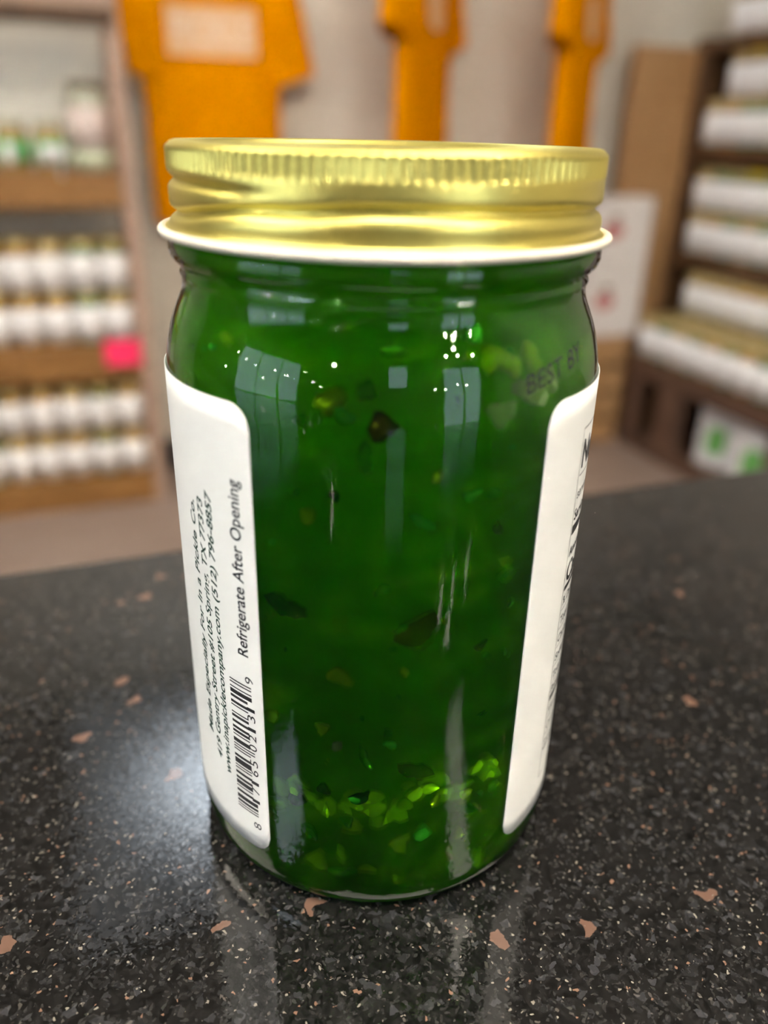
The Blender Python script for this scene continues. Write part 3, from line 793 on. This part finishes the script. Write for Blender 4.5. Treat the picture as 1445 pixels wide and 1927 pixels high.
    for chain in (pts, hook):
        for p, q in zip(chain, chain[1:]):
            p, q = Vector(p), Vector(q); d = q-p
            mt = Matrix.Translation((p+q)/2) @ d.to_track_quat('Z', 'Y').to_matrix().to_4x4()
            bmesh.ops.create_cone(bm, cap_ends=True, segments=8, radius1=0.0025, radius2=0.0025, depth=d.length, matrix=mt)
    bm_obj('hanger', bm, M['wire'], t)
    # wall peg the hanger hooks on
    return t
SZ = ZC - 0.115
def peg(x, y, z, lb):
    o = lathe('wall_peg', [(0.0, 0.0), (0.016, 0.0), (0.016, 0.004), (0.005, 0.005), (0.005, 1.0), (0.0, 1.0)], 16, M['wire'], None, False)
    me = o.data
    for v in me.vertices:
        if v.co.z > 0.5: v.co.z = Y1-y+0.02
    o.rotation_euler = (PI/2, 0, 0); o.location = (x, Y1, z); tag(o, lb, 'peg', 'wall pegs')
for (x, y, rz, lb, rp, ps) in [(0.362, 2.425, 0.03, 'orange shirt facing us with pale rectangular chest print', True, 'above the front-facing orange shirt'),
                     (0.955, 2.33, math.radians(46), 'orange shirt hung edge-on in the middle of the three shirts', False, 'above the middle orange shirt'),
                     (1.465, 2.33, math.radians(44), 'orange shirt hung edge-on nearest the tan wooden panel', False, 'above the orange shirt nearest the panel')]:
    zs = SZ + (0.0 if rp else 0.11)
    make_shirt((x, y, zs), rz, lb, rp)
    peg(x+0.02*math.cos(rz), y+0.02*math.sin(rz), zs+0.82-0.0075, 'steel wall peg ' + ps)

# ------------------------------------------------------------------ right rack
rk = empty('display_rack', (2.1, 1.9, 0)); tag(rk, 'dark wooden stepped rack of stacked jars along the right wall', 'shelf rack')
def kbox(nm, a, b_, m, bev=0.002):
    return box(nm, tuple(p-q for p, q in zip(a, rk.location)), tuple(p-q for p, q in zip(b_, rk.location)), m, rk, bev)
RY0, RY1 = 1.62, 2.37
FX = 1.975
kbox('end_panel', (1.725, 2.40, 0), (1.975, 2.43, 1.315), M['wood_panel'], 0.004)
for ya, yb in ((2.372, 2.43), (RY0-0.05, RY0)):
    kbox('post', (FX+0.001, ya, 0), (FX+0.045, yb, 1.345), M['wood_dark'])
    kbox('side_board', (FX+0.046, ya+0.01, 0.0), (2.265, yb-0.01, 1.31), M['wood_dark'])
for zt, th in ((ZC+0.112, 0.045), (ZC-0.235, 0.045), (ZC+0.428, 0.032)):
    kbox('shelf_board', (FX, RY0, zt-th), (2.265, RY1, zt), M['wood_dark'])
kbox('back_board', (2.245, RY0+0.001, 0.40), (2.265, RY1-0.001, ZC+0.39), M['wood_dark'])
# low deck with open bays
DZ = ZC-0.57
DX = 1.785
for i in range(5):
    xa = DX + i*0.0955
    kbox('deck_plank', (xa, RY0-0.25, DZ-0.03), (xa+0.0935, 2.285, DZ), M['wood_deck'])
kbox('front_stringer', (DX+0.005, RY0-0.25, DZ-0.075), (DX+0.04, 2.28, DZ-0.031), M['wood_deck'])
kbox('bottom_stringer', (DX+0.005, RY0-0.25, 0.0), (DX+0.04, 2.28, 0.045), M['wood_deck'])
for ya, yb in ((2.215, 2.28), (1.99, 2.10), (1.50, 1.58), (1.375, 1.435)):
    kbox('deck_post', (DX+0.006, ya, 0.046), (DX+0.041, yb, DZ-0.076), M['wood_deck'])
kbox('deck_back', (2.2, RY0-0.25, 0), (2.25, 2.28, DZ-0.031), M['wood_dark'])
kbox('bay_floor', (DX+0.045, RY0-0.25, 0.02), (2.195, 2.28, 0.04), M['wood_deck'])
kbox('bay_end', (DX+0.045, 2.255, 0.042), (2.195, 2.28, DZ-0.031), M['wood_dark'])
def rjar(x, y, z, lb, grp, lidk='gold_lid', bodyk=None):
    bg_jar(x+rj.uniform(-.0004, .0004), y, z, -PI/2+0.3+rj.uniform(-.3, .3), bodyk or rj.choice(['olive', 'tan', 'tan', 'amber', 'green']), lidk, lb, grp)
P_ = 0.0815
# shelves
for sh, zt, n, y_far in (('upper', ZC+0.112, 8, 2.327), ('middle', ZC-0.235, 8, 2.318)):
    for row in range(2):
        for layer in range(2):
            for i in range(n):
                if sh == 'upper' and (row == 1 or (layer == 1 and i == 0)): continue
                lb = ('white-labelled jar, %s from far end, %s layer, %s shelf of right rack' % (ORD[i], ('lower', 'upper')[layer], sh)) if row == 0 else \
                     'white-labelled jar in the back row of the right rack\'s %s shelf' % sh
                lk = 'yellow_lid' if (layer == 1 and row == 0 and ((sh == 'upper' and i == 2) or (sh == 'middle' and i in (3, 5)))) else 'gold_lid'
                rjar(FX+0.052+row*P_, y_far-i*P_, zt+0.0005+layer*(JH+0.0003), lb, 'jars on the right rack\'s %s shelf' % sh, lk)
for i in range(8):
    rjar(FX+0.055, 2.285-i*P_, ZC+0.4285, 'white-labelled jar, %s from far end, top shelf of right rack' % ORD[i], 'jars on the right rack\'s top shelf')
# deck
for row in range(3):
    for layer in range(2):
        if layer == 1 and row < 2: continue
        for i in range(7 if row == 2 else 10):
            if row == 0: lb = 'white-labelled jar, %s from far end, front row on the low deck' % ORD[i]
            elif layer == 1 and row == 2: lb = 'white-labelled jar, %s from far end, raised second layer on low deck' % ORD[i]
            else: lb = 'white-labelled jar hidden in the rear rows on the low deck'
            rjar(DX+0.043+row*P_, 2.235-i*P_, DZ+0.0005+layer*(JH+0.0003), lb, 'jars on the low deck')
# white pouches with green print in the open bay
def pouch(x, y, lb, k):
    t = empty('snack_pouch', (x, y, 0.0405), -PI/2+0.45); tag(t, lb, 'pouch', 'pouches under the low deck')
    V, Fc = [], []; nx, nz_ = 14, 16; W, H_ = 0.15, 0.205
    for s in (1, -1):
        for i in range(nx+1):
            for j in range(nz_+1):
                u, v = i/nx, j/nz_
                th = 0.032*(1-v)**0.5*(math.sin(PI*u)**0.5) + 0.0006
                V.append(((u-0.5)*W*(1-0.04*math.sin(PI*v)), -s*th, v*H_))
    o = (nx+1)*(nz_+1)
    for s in (0, 1):
        for i in range(nx):
            for j in range(nz_):
                a = s*o+i*(nz_+1)+j; q = (a, a+nz_+1, a+nz_+2, a+1); Fc.append(q if s == 0 else q[::-1])
    for i in range(nx):
        a = i*(nz_+1); Fc.append((a, o+a, o+a+nz_+1, a+nz_+1)); a += nz_; Fc.append((a, a+nz_+1, o+a+nz_+1, o+a))
    for j in range(nz_):
        Fc.append((j, j+1, o+j+1, o+j)); a = nx*(nz_+1)+j; Fc.append((a, o+a, o+a+1, a+1))
    mesh('pouch_body', V, Fc, M['white'], t, True)
    V, Fc = [], []
    for i in range(9):
        for j in range(9):
            u, v = 0.28+0.44*i/8, (0.18 if k else 0.22)+0.45*j/8
            th = 0.032*(1-v)**0.5*(math.sin(PI*u)**0.5) + 0.0018
            V.append(((u-0.5)*W, -th, v*H_))
    for i in range(8):
        for j in range(8):
            if (i in (0, 7)) and (j in (0, 7)): continue
            a = i*9+j; Fc.append((a, a+9, a+10, a+1))
    mesh('green_print', V, Fc, plain('leaf_green_print', (0.14, 0.42, 0.09), 0.5), t, True)
pouch(1.895, 1.885, 'white pouch with green print beside the deck post', 0)
pouch(1.880, 1.70, 'white pouch with green print nearest us under the deck', 1)

# ------------------------------------------------------------------ white boxes on a crate, in front of the tan panel
M['carton'] = plain('white_carton', (0.66, 0.61, 0.58), 0.6)
M['red_print'] = plain('dull_red_print', (0.42, 0.13, 0.12), 0.6)
def carton(z, lb):
    t = empty('carton_box', (1.685, 2.342, z)); tag(t, lb, 'box', 'white cartons stacked on the crate')
    hx, hy, h = 0.115, 0.052, 0.232
    box('carton_body', (-hx, -hy, 0), (hx, hy, h-0.003), M['carton'], t, 0.002)
    box('top_flap', (-hx, -hy, h-0.0025), (hx, -0.001, h), M['carton'], t); box('top_flap', (-hx, 0.001, h-0.0025), (hx, hy, h), M['carton'], t)
    # printed motif: a rounded blob over a short bar
    V, Fc = [(-0.035, -hy-0.0006, 0.125)], []
    for i in range(24):
        a = 2*PI*i/24; V.append((-0.035+0.040*math.cos(a), -hy-0.0006, 0.125+0.028*math.sin(a)))
    for i in range(24): Fc.append((0, 1+i, 1+(i+1) % 24))
    mesh('red_print', V, Fc, M['red_print'], t)
    box('dark_print', (-0.047, -hy-0.0008, 0.158), (-0.013, -hy-0.0001, 0.176), M['wood_dark'], t)
cr = empty('wooden_crate', (1.665, 2.336, 0)); tag(cr, 'slatted wooden crate holding up the white cartons', 'crate')
for k in range(4):
    za = 0.005 + k*0.1
    box('front_slat', (-0.10, -0.056, za), (0.10, -0.044, za+0.08), M['wood_panel'], cr, 0.001)
    box('back_slat', (-0.10, 0.044, za), (0.10, 0.056, za+0.08), M['wood_panel'], cr, 0.001)
for sx in (-0.10, 0.085):
    for sy in (-0.0435, 0.0285): box('corner_post', (sx, sy, 0), (sx+0.015, sy+0.015, 0.386), M['wood_dark'], cr)
box('crate_top', (-0.103, -0.058, 0.3865), (0.103, 0.058, 0.400), M['wood_panel'], cr)
carton(0.4005, 'lower white carton with red print beside the tan panel')
carton(0.4005+0.2325, 'upper white carton with red print beside the tan panel')
